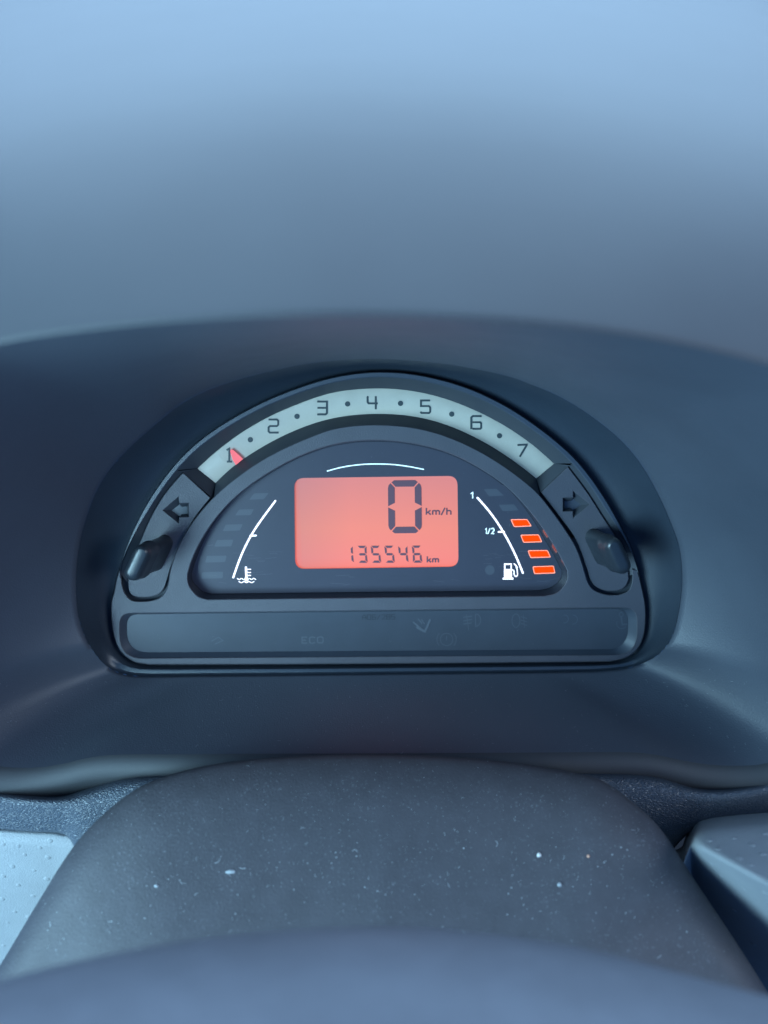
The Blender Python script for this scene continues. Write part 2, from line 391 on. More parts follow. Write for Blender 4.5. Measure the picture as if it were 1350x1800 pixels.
bm = BM(); flat(bm, [p for p in offset(resample(B_ALL, 160, True), -6)], -9, -10); link('backing', bm, M['black'], cluster)

# ---------------- rev counter scale with numerals, dots and needle
bm = BM(); n = 96
loft(bm, [[P(x, y, -7.6) for x, y in resample(T_OUT, n)], [P(x, y, -7.4) for x, y in [tuple(a + (b - a) * .03 for a, b in zip(p, q)) for p, q in zip(resample(T_OUT, n), resample(T_IN, n))]],
          [P(x, y, -7.4) for x, y in [tuple(a + (b - a) * .97 for a, b in zip(p, q)) for p, q in zip(resample(T_OUT, n), resample(T_IN, n))]], [P(x, y, -7.6) for x, y in resample(T_IN, n)]], False)
scale = link('tachometer_scale', bm, M['silver'], cluster)
NUM = {'1': [[(.1,.12),(.5,.0),(.5,1)],[(.15,1),(.9,1)]],
       '2': [[(0,0),(.86,0),(1,.1),(1,.4),(.86,.5),(.14,.5),(0,.6),(0,.9),(.14,1),(1.05,1)]],
       '3': [[(0,.02),(1,.02),(1,.90),(.88,1),(0,1)],[(.02,.5),(.9,.5)]],
       '4': [[(.05,0),(0,.08),(0,.45),(.1,.55),(1,.55)],[(.8,0),(.8,1)]],
       '5': [[(1,0),(0.05,0),(0.05,.45),(.86,.45),(1,.55),(1,.9),(.88,1),(.1,1),(0,.9)]],
       '6': [[(1.05,.0),(.16,0),(0,.1),(0,1)],[(.12,.97),(.9,.97),(1,.89),(1,.55),(.9,.47),(.12,.47)]],
       '7': [[(0,.06),(1,.02)],[(.9,.07),(.22,1)]]}
for ch, cx, cy, wd, ht in (('1',403,800,12,23),('2',480.5,749,17,23),('3',566,717,17,23),('4',655,708,18,23),('5',747.5,715,17,22),('6',837,743,17.5,23),('7',918.5,792,18,22)):
    bm = BM()
    for pl in NUM[ch]: stroke(bm, [(cx - wd / 2 + x * wd, cy - ht / 2 + y * ht) for x, y in pl], 3.4, -7.25)
    link('numeral', bm, M['ink'], scale)
for x, y in ((440,773),(522,732),(611,710),(704,709),(794,728),(878,766)):
    bm = BM(); flat(bm, disc(x, y, 4.7), -7.25, -7.4); link('dot', bm, M['ink'], scale)
bm = BM(); flat(bm, [(404.5,793),(406,790),(409,790.5),(418,798),(427,807),(421,812),(414.5,817.5),(409,808)], -6.2, -6.8); link('needle', bm, M['needle'], cluster)

# ---------------- face: plate carrying ring, lower bar and the two windows
bib = R_ARC[:-1] + PILL_R + [(1120.5,1002),(1125,1018)] + cat([(1130,1040)] + BLOW_R[1:], 5) + [(950,1164),(800,1165.5),(675,1166.5),(500,1167.5),(350,1168)] + cat(BLOW_L[:-1] + [(201,1040)], 5) + [(205,1018),(209,1004)] + PILL_L[:-1]
bm = BM(); plate(bm, bib, [H_, W_], 0, -9, 1.4, 0.4, 0, hw=[(H_, -0.8), (W_, -0.8)])
link('face', bm, M['face'], cluster, 30)
bm = BM(); loft(bm, [[P(x, y, -0.75) for x, y in H_], [P(x, y, -6.9) for x, y in HI]]); link('window_wall', bm, M['wall'], cluster)
bm = BM(); loft(bm, [[P(x, y, -0.75) for x, y in W_], [P(x, y, -4.2) for x, y in WI]]); link('window_wall', bm, M['rim'], cluster)

# ---------------- indicator plates with recessed arrows
def indicator(outline, arrow, din):
    bm = BM(); c = (sum(p[0] for p in arrow) / len(arrow), sum(p[1] for p in arrow) / len(arrow))
    fl = [(c[0] + (x - c[0]) * .62 + din, c[1] + (y - c[1]) * .55 + 0.5) for x, y in arrow]
    plate(bm, outline, [arrow], -1.6, -9, 1.2, 0.35, 0, hw=[(arrow, -2.2)])
    pl = link('indicator_plate', bm, M['face'], cluster, 30)
    bm = BM(); a = vring(bm, [P(x, y, -2.15) for x, y in arrow]); b = vring(bm, [P(x, y, -5) for x, y in fl]); bridge(bm, a, b, mi=0); fill(bm, [b], 1)
    link('arrow_recess', bm, [M['channel'], M['strip']], pl, 20)
pl_l = [(322.5,831),(370,875)] + cat([(370,875),(343,909.5),(327.5,937),(316,960),(302,993),(295,1015),(289,1033),(281,1043),(268,1048.5),(248,1050),(234,1047),(227,1038.5),(225.5,1026)], 5)[1:] + PL[::-1][1:-1]
indicator(pl_l, [(287,897),(313.5,874),(314.7,885),(331,884.5),(331.6,908),(315,909),(314,919)], 4)
pl_r = PR[:-1] + cat([(1105,1012),(1104.5,1021),(1099,1031),(1088,1037.5),(1066.7,1038.5),(1050.7,1033),(1039.5,1022.7),(1032,1001),(1021,969),(1008,941),(976,898),(951,865)], 5) + [(997,821.5)]
indicator(pl_r, [(990,875.5),(1008,874.5),(1008,863.5),(1036.5,886.5),(1008,910),(1007.5,898),(990,898.5)], -4)

for q in (pl_l, pl_r):
    bm = BM(); flat(bm, offset(resample([p for p in q if p[1] > 950], 60, True), 10.5), -3.4, -3.9); link('groove_floor', bm, M['black'], cluster)
# ---------------- the two control knobs
def stad(cx, cy, hl, hw, ang, n=10):
    o = []; l = hl - hw; c, s = math.cos(ang), math.sin(ang)
    for sg, t0 in ((1, -math.pi / 2), (-1, math.pi / 2)):
        for k in range(n + 1):
            t = t0 + math.pi * k / n; x, y = sg * l + hw * math.cos(t), hw * math.sin(t)
            o.append((cx + x * c - y * s, cy + x * s + y * c))
    return o
def knob(base, tip, ang, h, lab):
    bx, by = base; tx, ty = tip
    def at(f): return bx + (tx - bx) * f, by + (ty - by) * f
    bm = BM()
    rows = []
    for f, hl, hw in ((0, 34, 15), (0.03, 33, 14), (0.35, 33, 13.5), (0.62, 33, 13.5)):
        cx, cy = at(f); rows.append([P(x, y, -1.7 + f * h) for x, y in stad(cx, cy, hl, hw, ang)])
    loft(bm, rows); sh = link('control_knob', bm, M['knob'], cluster); sh['label'] = lab
    bm = BM(); rows = []
    for f, hl, hw in ((0.60, 32.5, 15.5), (0.61, 35, 17.6), (0.66, 35.5, 18), (0.685, 34.8, 17.4), (0.70, 34.3, 17), (0.88, 34, 16.2), (0.94, 33.4, 15.6), (0.98, 32, 14.2), (1.01, 29.5, 11.8), (1.03, 26, 8.5), (1.037, 21, 4.5)):
        cx, cy = at(min(f, 1.0) if f > 1 else f); rows.append([P(x, y, -1.7 + f * h) for x, y in stad(cx, cy, hl, hw, ang)])
    vs = loft(bm, rows); bm.faces.new(vs[-1]); bm.faces.new(vs[0]); link('knob_cap', bm, M['knob'], sh, 24)
knob((281, 972), (240, 990), math.atan2(44, -21), 26, 'left control knob lit from the side window')
knob((1051, 961), (1088, 978), math.atan2(46, 21), 24, 'right control knob in shade')

# ---------------- display panel
LCDO = rounded([(517.5,840.5),(804,836.5),(806,996),(519,1000)], 17, 7)
bm = BM(); outer = vring(bm, [P(x, y, -6.6) for x, y in HI])
h1 = vring(bm, [P(x, y, -6.6) for x, y in LCDO]); h2 = vring(bm, [P(x, y, -7.6) for x, y in LCDO]); bridge(bm, h1, h2); fill(bm, [outer, h1])
panel = link('display_panel', bm, M['panel'], cluster, 30)
bm = BM(); v = vring(bm, [P(x, y, -7.3) for x, y in offset(LCDO, 1)]); fill(bm, [v])
lcd = link('lcd_screen', bm, M['lcd'], cluster)
PW = -6.5
def on_panel(name, parts, m, caps='round', parent=panel, w=PW):
    bm = BM()
    for pts, wd in parts: stroke(bm, pts, wd, w, caps)
    return link(name, bm, m, parent)
on_panel('scale_line', [(cat([(575.5,828),(600,821.5),(630,817),(658,815.6),(690,816.5),(718,820),(744.5,825)], 6), 2.0)], M['coolwhite'])
on_panel('temperature_scale', [(smooth(resample(cat([(484,880.5),(468,902),(453,921.5),(440,942),(430,961),(420,984.5),(410,1015)], 6), 40), 60), 3.3), ([(440,941.8),(450,941.3)], 3.0)], M['white'])
on_panel('fuel_scale', [(smooth(resample(cat([(839.3,875),(855,891),(870.7,912),(885,934.6),(898,958),(908.7,980),(919,1007)], 6), 40), 60), 3.5), ([(876.5,935),(886,934.6)], 3.1)], M['white'])
def wave(x0, x1, y, n): return cat([(x0 + (x1 - x0) * k / n, y + (1.0 if k % 2 else -1.0)) for k in range(n + 1)], 4)
bm = BM(); stroke(bm, [(432.3,997.5),(433,1017)], 3.7, PW, 'round'); flat(bm, disc(433.2,1018.3,3.7), PW + .07, PW - .05)
for y in (1000.8, 1006.2, 1011.5): stroke(bm, [(434.5,y),(440.5,y)], 1.8, PW, 'round')
for a in ((417,428,1017.8,3),(438.5,449.5,1017.6,3),(420,446.5,1023.2,6)): stroke(bm, wave(*a), 1.5, PW, 'round')
link('coolant_symbol', bm, M['white'], panel)
bm = BM()
flat(bm, [(886,990.3),(899.6,990.3),(900,1015.5),(886,1015.5)], PW, holes=[[(888.6,993),(897.5,993),(897.5,1000.3),(888.6,1000.3)]])
flat(bm, rounded([(883.6,1015.2),(902.5,1015.2),(902.5,1018.8),(883.6,1018.8)], .8, 2), PW + .03)
stroke(bm, cat([(900,1001.6),(902.6,1002.4),(903.6,1005),(903.8,1010),(906.6,1013.4),(909.6,1011),(909.4,1005),(908.6,999)], 5), 1.9, PW, 'round')
flat(bm, [(902,990.3),(904.6,990.4),(908,993.4),(910.4,997.2),(909.2,1000),(906.6,998.4),(906.4,995.4)], PW + .05)
link('fuel_pump_symbol', bm, M['white'], panel)
# small stroke letters
LET = {'k': ([[(0,0),(0,1)],[(.6,.36),(.04,.74)],[(.22,.62),(.66,1)]], .66), 'm': ([[(0,.36),(0,1)],[(0,.5),(.14,.40),(.38,.40),(.5,.52),(.5,1)],[(.5,.52),(.64,.40),(.88,.40),(1,.52),(1,1)]], 1.0),
       'h': ([[(0,0),(0,1)],[(0,.52),(.16,.40),(.46,.40),(.6,.52),(.6,1)]], .6), '/': ([[(.55,-.02),(0,1.05)]], .55),
       '1': ([[(0,.22),(.28,0.02),(.28,1)]], .3), '2': ([[(0,.14),(.14,0),(.46,0),(.6,.14),(.6,.40),(.04,.96),(.66,.96)]], .6),
       'E': ([[(.6,0),(0,0),(0,1),(.6,1)],[(0,.5),(.5,.5)]], .6), 'C': ([[(.62,.14),(.48,0),(.14,0),(0,.14),(0,.86),(.14,1),(.48,1),(.62,.86)]], .62),
       'O': ([[(.14,0),(.5,0),(.64,.14),(.64,.86),(.5,1),(.14,1),(0,.86),(0,.14),(.14,0)]], .64), 'A': ([[(0,1),(0,.3),(.3,0),(.6,.3),(.6,1)],[(0,.6),(.6,.6)]], .6),
       '0': ([[(0,0),(.6,0),(.6,1),(0,1),(0,0)]], .6), '6': ([[(.6,0),(0,0),(0,1),(.6,1),(.6,.5),(0,.5)]], .6), '8': ([[(0,0),(.6,0),(.6,1),(0,1),(0,0)],[(0,.5),(.6,.5)]], .6),
       '5': ([[(.6,0),(0,0),(0,.5),(.6,.5),(.6,1),(0,1)]], .6)}
def text(name, s, x0, y0, ht, width, sw, m, parent, w, caps='flat', slope=0.0):
    tot = sum(LET[c][1] for c in s) + 0.28 * (len(s) - 1); kx = width / (tot * ht); bm = BM(); x = x0
    for c in s:
        for pl in LET[c][0]: stroke(bm, [(x + a * ht * kx, y0 + b * ht + slope * (x + a * ht * kx - x0)) for a, b in pl], sw, w, caps)
        x += (LET[c][1] + 0.28) * ht * kx
    return link(name, bm, m, parent)
text('scale_numeral', '1', 827.5, 865.6, 10.5, 3.6, 2.2, M['coolwhite'], panel, PW)
text('scale_numeral', '1/2', 852.8, 928.8, 9.6, 15.6, 1.9, M['coolwhite'], panel, PW)
# bars: four lit, the rest dark
def z8(l): return [(815 + x / 7.714, 840 + y / 7.714) for x, y in l]
def z3(l): return [(200 + x / 4.219, 840 + y / 4.219) for x, y in l]
for q in ([(634,562),(862,558),(926,657),(682,668)], [(768,772),(1018,766),(1068,872),(808,880)], [(866,982),(1138,978),(1185,1080),(905,1088)], [(932,1200),(1222,1190),(1245,1295),(955,1305)]):
    o = rounded(z8(q), 2.6, 4); bm = BM(); flat(bm, o, PW + .0, PW - .2, 0); flat(bm, rounded(offset(z8(q), -1.5), 2.0, 4), PW + .04, PW - .02, 1)
    b = link('fuel_bar', bm, [M['orangeedge'], M['orange']], panel, smooth=False); b['label'] = 'lit orange fuel bar'
for q in ([(272,155),(445,147),(545,240),(345,250)], [(475,365),(685,358),(745,440),(530,452)]):
    bm = BM(); flat(bm, rounded(z8(q), 2, 3), PW - .05, PW - .2); b = link('fuel_bar', bm, M['ghost'], panel, smooth=False); b['label'] = 'unlit dark fuel bar'
for q in ([(1040,115),(1150,112),(1112,158),(1005,162)], [(930,235),(1040,232),(1015,276),(900,278)], [(830,347),(957,343),(935,390),(808,395)], [(765,460),(887,458),(872,508),(745,510)], [(690,578),(837,576),(826,624),(678,628)], [(655,700),(810,695),(808,744),(648,748)]):
    bm = BM(); flat(bm, rounded(z3(q), 2, 3), PW - .05, PW - .2); link('temperature_bar', bm, M['ghost'], panel, smooth=False)
bm = BM(); flat(bm, disc(861,1002,8.5,28), PW - .05, PW - .2); link('warning_lamp', bm, M['ghost'], panel)

# fine wiping scratches on the panel
bm = BM()
for x0, x1, y0, y1, n_ in ((405, 475, 968, 1012, 16), (850, 965, 968, 1022, 22), (560, 800, 1008, 1034, 6), (345, 420, 930, 1030, 4)):
    for _ in range(n_):
        x = random.uniform(x0, x1); y = random.uniform(y0, y1); L_ = random.uniform(6, 26); a_ = random.gauss(0.0, 0.10)
        stroke(bm, [(x, y), (x + L_ * .5, y + L_ * (a_ * .5 + .01)), (x + L_, y + L_ * a_)], random.uniform(.35, .7), PW - .09)
o = link('scratches', bm, M['scratch'], panel); o['kind'] = 'stuff'
# ---------------- figures on the screen
LW = -7.1
def hexseg(a, b, t, ca, cb):
    """segment from a to b, thickness t on the inner side; mitred ends"""
    return None
bx0, bx1, by0, by1, t = 682.3, 741.3, 844, 937.3, 12
def big(poly):
    bm = BM(); flat(bm, [(x + (y - 890) * 0.012, y - (x - 711) * 0.012) for x, y in poly], LW); link('digit_segment', bm, M['lcdseg'], lcd)
g = 1.3
big([(bx0 + 5 + g, by0 + 3.6), (bx0 + 11, by0), (bx1 - 11, by0), (bx1 - 5 - g, by0 + 3.6), (bx1 - t - g, by0 + t - 0.5), (bx0 + t + g, by0 + t - 0.5)])
big([(bx0 + 5 + g, by1 - 3.6), (bx0 + 11, by1), (bx1 - 11, by1), (bx1 - 5 - g, by1 - 3.6), (bx1 - t - g, by1 - t + 0.5), (bx0 + t + g, by1 - t + 0.5)])
ym = (by0 + by1) / 2
for s, xo in ((1, bx0), (-1, bx1)):
    big([(xo + s * 4.4, by0 + 5), (xo + s * 1.2, by0 + 9), (xo, by0 + 14), (xo, ym - 1.0), (xo + s * t, ym - 7), (xo + s * t, by0 + t + 1)])
    big([(xo + s * 4.4, by1 - 5), (xo + s * 1.2, by1 - 9), (xo, by1 - 14), (xo, ym + 1.0), (xo + s * t, ym + 7), (xo + s * t, by1 - t - 1)])
text('unit_text', 'km/h', 749.5, 892.8, 12, 43, 2.5, M['lcdseg'], lcd, LW)
text('unit_text', 'km', 751.2, 978, 10.6, 19.3, 2.5, M['lcdseg'], lcd, LW)
SEG = {'1': 'bc', '3': 'abgcd', '5': 'afgcd', '4': 'fgbc', '6': 'afgedc'}
def odo(ch, x0, wd):
    y0, y1 = 959.2, 989.3; t = 4.6; g = 0.75; h = y1 - y0; ym = h / 2
    S = {'a': [(1,0),(wd-1,0),(wd-t-g+1,t-.6),(t+g-1,t-.6)], 'd': [(1,h),(wd-1,h),(wd-t-g+1,h-t+.6),(t+g-1,h-t+.6)],
         'g': [(1.8,ym),(t-.5,ym-t/2+.3),(wd-t+.5,ym-t/2+.3),(wd-1.8,ym),(wd-t+.5,ym+t/2-.3),(t-.5,ym+t/2-.3)],
         'f': [(0,1.2),(t-.8,t+.2),(t-.8,ym-t/2-g+.4),(0.6,ym-1)], 'b': [(wd,1.2),(wd-t+.8,t+.2),(wd-t+.8,ym-t/2-g+.4),(wd-.6,ym-1)],
         'e': [(0,h-1.2),(t-.8,h-t-.2),(t-.8,ym+t/2+g-.4),(0.6,ym+1)], 'c': [(wd,h-1.2),(wd-t+.8,h-t-.2),(wd-t+.8,ym+t/2+g-.4),(wd-.6,ym+1)]}
    bm = BM()
    for s in SEG[ch]: flat(bm, [(x0 + x + 2.2 * (y / h), y0 + y - (x0 + x - 680) * 0.004) for x, y in S[s]], LW)
    link('odometer_digit', bm, M['lcdseg'], lcd)
for ch, x0 in zip('135546', (603.5, 627.8, 651.5, 675.5, 699.6, 723.8)): odo(ch, x0, 16.4)

# ---------------- warning strip: dark panel with unlit symbols
bm = BM(); v = vring(bm, [P(x, y, -4.0) for x, y in WI]); fill(bm, [v]); strip = link('warning_strip', bm, M['strip'], cluster)
SW = -3.9
text('printed_code', 'A06/285', 637, 1081, 8, 57, 1.3, M['darkprint'], strip, SW, slope=-0.012)
text('eco_marking', 'ECO', 531, 1120, 10.5, 37, 1.9, M['ghostprint'], strip, SW, slope=-0.012)
def sym(name, parts): return on_panel(name, parts, M['ghostprint'], 'round', strip, SW)
sym('service_symbol', [([(727,1094),(738,1103),(744,1108)], 3), ([(735,1088),(742,1096)], 2), ([(741,1089),(746,1096)], 2), ([(733,1103),(747,1110),(756,1090)], 4)])
def arcp(cx, cy, rx, ry, a0, a1, n=14): return [(cx + rx * math.cos(R(a0 + (a1 - a0) * k / n)), cy + ry * math.sin(R(a0 + (a1 - a0) * k / n))) for k in range(n + 1)]
sym('rear_fog_symbol', [(arcp(836,1090,9,11,-90,90) + [(836,1079)], 1.6)] + [([(815,1085 + 6 * k),(829,1083 + 6 * k)], 1.6) for k in range(3)] + [([(820,1080),(824,1108)], 1.3)])
sym('front_fog_symbol', [(arcp(907,1091,7,12,0,350), 1.6)] + [([(916,1084 + 6 * k),(926,1087 + 6 * k)], 1.6) for k in range(3)] + [([(920,1081),(922,1103)], 1.3)])
sym('main_beam_symbol', [(arcp(993,1088,6,7,-110,110), 1.5), (arcp(1007,1089,8,8,-90,90), 1.5)])
sym('airbag_symbol', [(arcp(1092,1080,3.5,3.5,0,350), 1.6), ([(1092,1085),(1094,1098),(1102,1097)], 3), (arcp(1093,1096,9,9,40,200), 1.5)])
sym('brake_symbol', [(arcp(785,1124,11,11,0,350), 1.4), (arcp(785,1124,17,16,140,220), 1.5), (arcp(785,1124,17,16,-40,40), 1.5), ([(785,1118),(785,1125)], 1.6)])
sym('oil_symbol', [([(372,1127),(384,1120),(392,1126),(378,1132)], 1.5)])

# ================================================================== DASHBOARD
dash = thing('dashboard', 'dark moulded plastic dashboard hood curving round the instrument cluster', 'dashboard')
# lip: x, y in the picture and distance of the moulded edge
LIP = [(675,556,0.1550),(540,555,0.1550),(400,559,0.1580),(200,575,0.1640),(0,604,0.1730),(-110,650,0.1820),(-220,760,0.1880),(-270,950,0.2150),(-240,1140,0.2520),(-150,1280,0.2880),(-60,1336,0.3050),(0,1347,0.3136),(50,1350,0.3148),(100,1345,0.3148),(150,1333,0.3148),(190,1327.5,0.3148),(240,1326,0.3148),(330,1326,0.3148),(450,1325,0.3148),(675,1324,0.3148),(900,1323,0.3148),(1060,1322,0.3148),(1120,1323,0.3148),(1160,1328,0.3148),(1200,1337,0.3148),(1245,1344,0.3148),(1300,1346,0.3136),(1350,1341,0.3125),(1430,1315,0.3030),(1530,1200,0.2650),(1590,980,0.2250),(1550,790,0.1920),(1460,690,0.1770),(1350,642,0.1730),(1180,602,0.1640),(1000,576,0.1580),(830,562,0.1550)]
lp = cat(LIP, 8, True)
pol = sorted((math.atan2(CY - y, x - CX), x, y, d) for x, y, d in lp)
ang = [p[0] for p in pol]
NB = 320
TB = [-math.pi + 2 * math.pi * (k + 0.5) / NB for k in range(NB)]
lipxy = polar([(x, y) for x, y, d in lp], TB, CX, CY, True)
def depth_at(t):
    a = [(pol[-1][0] - 2 * math.pi, pol[-1][3])] + [(p[0], p[3]) for p in pol] + [(pol[0][0] + 2 * math.pi, pol[0][3])]
    for (t0, d0), (t1, d1) in zip(a, a[1:]):
        if t0 <= t <= t1: return d0 + (d1 - d0) * (t - t0) / max(1e-9, t1 - t0)
DL = [depth_at(t) for t in TB]
for _ in range(30): DL = [0.25 * DL[k - 1] + 0.5 * DL[k] + 0.25 * DL[(k + 1) % NB] for k in range(NB)]
Ab = polar(A_, TB, CX, CY, True); Bb = polar(B_ALL, TB, CX, CY, True)
def sst(a, b, x): x = max(0, min(1, (x - a) / (b - a))); return x * x * (3 - 2 * x)
cols = []
RT, RB = 0.0008, 0.0066
for k, t in enumerate(TB):
    low = max(0, min(1, (Bb[k][1] - 1120) / 40)); wa = 13.7 * (1 - low) + 3.8 * low
    a = P(Ab[k][0], Ab[k][1], wa); a2 = P(Ab[k][0], Ab[k][1], wa - 4)
    l = Dp(lipxy[k][0], lipxy[k][1], DL[k])
    nl = (l - a).dot(N); inp = (l - a) - N * nl
    c = a + inp * 0.62 + N * (nl * 0.34)
    col = [a2, a + (c - a) * 0.0]
    for s in (0.04, 0.1, 0.2, 0.32, 0.45, 0.58, 0.7, 0.8, 0.88, 0.94, 0.98): col.append(a * (1 - s) ** 2 + c * (2 * s * (1 - s)) + l * s * s)
    deg = math.degrees(t)
    wt = sst(12, 24, deg) * sst(12, 24, 180 - deg)
    wb = sst(14, 26, -deg) * sst(14, 26, 180 + deg)
    ws = max(0.0, 1 - wt - wb); sx = 1 if l.x > 0 else -1
    # outer side of the lip: hood going up and forward (top), rolled front edge (bottom), plain return (sides)
    top, bot, side = [], [], []
    for j in range(22):
        if j < 10:
            ph = math.pi / 2 * (j + 1) / 10
            d = RT * (1 - math.cos(ph)); r = RT * math.sin(ph)
        else:
            d = RT + 0.56 * ((j - 9) / 12) ** 2.2; r = RT
        h = 0.022 * (1 - (1 - min(1, d / 0.10)) ** 2.6) + 0.016 * (1 - (1 - min(1, d / 0.5)) ** 2)
        top.append(Vector((l.x * (1 + 3.8 * d), l.y + d, l.z + r * 0.8 + h - 0.03 * (l.x * (1 + 2 * d)) ** 2 * min(1, d * 8))))
        ph = math.pi / 2 * min(1, (j + 1) / 14)
        dn = RB * (1 - math.cos(ph)) + max(0, j - 13) * 0.003
        bot.append(Vector((l.x, l.y - RB * math.sin(ph) + max(0, j - 15) * 0.002, l.z - dn)))
        side.append(l + Vector((sx * 0.012 * math.sin(math.pi / 2 * (j + 1) / 22) + sx * 0.03 * (j / 22) ** 2, -0.006 * math.sin(math.pi * (j + 1) / 22) + 0.02 * (j / 22) ** 2, 0)))
    for a_, b_, c_ in zip(top, bot, side): col.append(a_ * wt + b_ * wb + c_ * ws)
    col.insert(13, l); cols.append(col)
rings = [[cols[k][i] for k in range(NB)] for i in range(len(cols[0]))]
bm = BM(); loft(bm, rings[:14]); bowl = link('bowl', bm, M['bowl'], dash, 80)
bm = BM(); loft(bm, rings[13:]); hood = link('hood', bm, M['hood'], dash, 80)

# grained trim strip below the moulded edge, and the grey lower panels
TT = [(-120,1372),(-60,1386),(0,1394),(60,1401),(110,1402),(160,1391),(205,1378),(250,1371),(330,1367),(450,1366),(675,1365),(900,1363),(1040,1365),(1120,1367),(1165,1373),(1205,1384),(1240,1389.5),(1290,1387),(1350,1376),(1420,1362),(1480,1352)]
TBm = [(-120,1440),(-60,1450),(0,1457),(60,1462),(105,1464),(122,1474),(131,1490),(150,1510),(200,1530),(400,1540),(675,1540),(900,1540),(1100,1535),(1160,1512),(1186,1488),(1205,1468),(1230,1457),(1280,1450),(1350,1444),(1420,1436),(1480,1430)]
nc = 120
tt, tb = resample(cat(TT, 8), nc), resample(cat(TBm, 8), nc)
# match columns by x
def at_x(curve, x):
    for (x0, y0), (x1, y1) in zip(curve, curve[1:]):
        if x0 <= x <= x1: return y0 + (y1 - y0) * (x - x0) / max(1e-9, x1 - x0)
    return curve[-1][1]
cT = cat(TT, 8)
bm = BM(); rows = []
for s, d in ((-0.16, .296), (-0.10, .283), (-0.03, .2735), (0.0, .2705), (0.04, .2688), (0.10, .2674), (0.18, .2668), (0.32, .2680), (0.5, .2700), (0.75, .2722), (0.94, .2738), (1.0, .2755), (1.02, .282)):
    row = []
    for (xb, yb) in tb:
        yt = at_x(cT, xb) if xb > 140 and xb < 1180 else at_x(cT, xb)
        row.append(Dp(xb, yt + (yb - yt) * s, d * 1.145))
    rows.append(row)
loft(bm, rows, False); link('grained_trim', bm, M['trim'], dash, 80)
def lower(xs, edge, name):
    bm = BM(); rows = []
    for s, d in ((-30, .288), (-8, .2825), (0, .2800), (4, .2778), (10, .2768), (30, .2785), (80, .2850), (160, .2980), (260, .316), (480, .36)):
        rows.append([Dp(x, at_x(edge, x) + s, d * 1.145) for x in xs])
    loft(bm, rows, False); return link(name, bm, M['lower'], dash, 80), rows
eL = [(-120,1436),(-60,1447),(0,1454),(60,1458),(100,1460),(124,1464),(300,1475)]
eR = [(1000,1540),(1150,1530),(1196,1520),(1205,1500),(1213,1482),(1222,1466),(1238,1456),(1280,1449),(1350,1443),(1420,1436),(1480,1431)]
lowL, rL = lower([-120 + 10 * k for k in range(36)], cat(eL, 8), 'lower_panel')
eRc = cat(eR, 8); bm = BM(); rows = []
# the right panel folds: a shelf facing up, then a face turning down and away below a slanting edge
for k, s_ in enumerate([-30, -8, 0, 3, 7] + list(range(12, 150, 6)) + list(range(150, 520, 30))):
    row = []
    for i in range(85):
        x = 1060 + 5 * i; y0 = at_x(eRc, x); y = y0 + s_; yd = max(y0 + 8, 1482 + (x - 1215) * 0.54); t_ = y - yd
        d = .2880 + max(0, -s_) * .0009 + .0060 * math.exp(-max(0, s_) / 4.0) - .00034 * (min(y, yd) - y0) + .00058 * 4 * math.log1p(math.exp(max(-60, min(120, t_ / 4))))
        row.append(Dp(x, y, d))
    rows.append(row)
loft(bm, rows, False); lowR = link('lower_panel', bm, M['lower'], dash, 80)
bm = BM(); loft(bm, [[Dp(-200 + 50 * k, y, d) for k in range(36)] for y, d in ((1340, .343), (1450, .346), (1700, .37), (2100, .42))], False); link('bulkhead', bm, M['black'], dash)
# moulded pimples on the lower panels
def pimple_mesh():
    bm = BM(); n = 10; rr = []
    for r, z in ((1.35, -0.06), (1.05, 0.12), (0.7, 0.26), (0.3, 0.32)): rr.append(vring(bm, [Vector((r * math.cos(2 * math.pi * k / n), r * math.sin(2 * math.pi * k / n), z)) for k in range(n)]))
    for a, b in zip(rr, rr[1:]): bridge(bm, a, b)
    bm.faces.new(rr[-1]); bm.faces.new(rr[0]); bmesh.ops.scale(bm, vec=(0.0011, 0.0011, 0.0011), verts=bm.verts)
    o = link('pimple', bm, M['lower'], None, 80); me = o.data; bpy.data.objects.remove(o); return me
PM = pimple_mesh()
def tri_at(obj, x, y):
    o = Vector((0, 0, 0)); d = ray(x, y).normalized()
    ok, loc, nrm, _ = obj.ray_cast(o, d)
    if not ok: return None
    return loc, (nrm if nrm.dot(d) < 0 else -nrm)
bpy.context.view_layer.update()
pz = []
for x, y in ((6,1484),(32,1487),(43,1502),(22,1523),(6,1540),(32,1556),(58,1575),(26,1603),(14,1622),(60,1530),(84,1507),(70,1490),(4,1580),(38,1645),(6,1662),(50,1612),(88,1478),(82,1545)): pz.append((lowL, x, y))
for x, y in ((1248,1477),(1262,1492),(1290,1473),(1320,1520),(1322,1485),(1341,1501),(1300,1508),(1345,1465),(1268,1540),(1310,1565),(1252,1520),(1290,1600),(1330,1610),(1345,1570),(1325,1660)): pz.append((lowR, x, y))
for o, x, y in pz:
    h = tri_at(o, x, y)
    if not h: continue
    q = bpy.data.objects.new('pimple', PM); COL.objects.link(q); q.parent = o
    q.location = h[0]; q.rotation_euler = h[1].to_track_quat('Z', 'Y').to_euler(); s = random.uniform(.6, 1.1); q.scale = (s, s * random.uniform(.8, 1.1), s * .9)

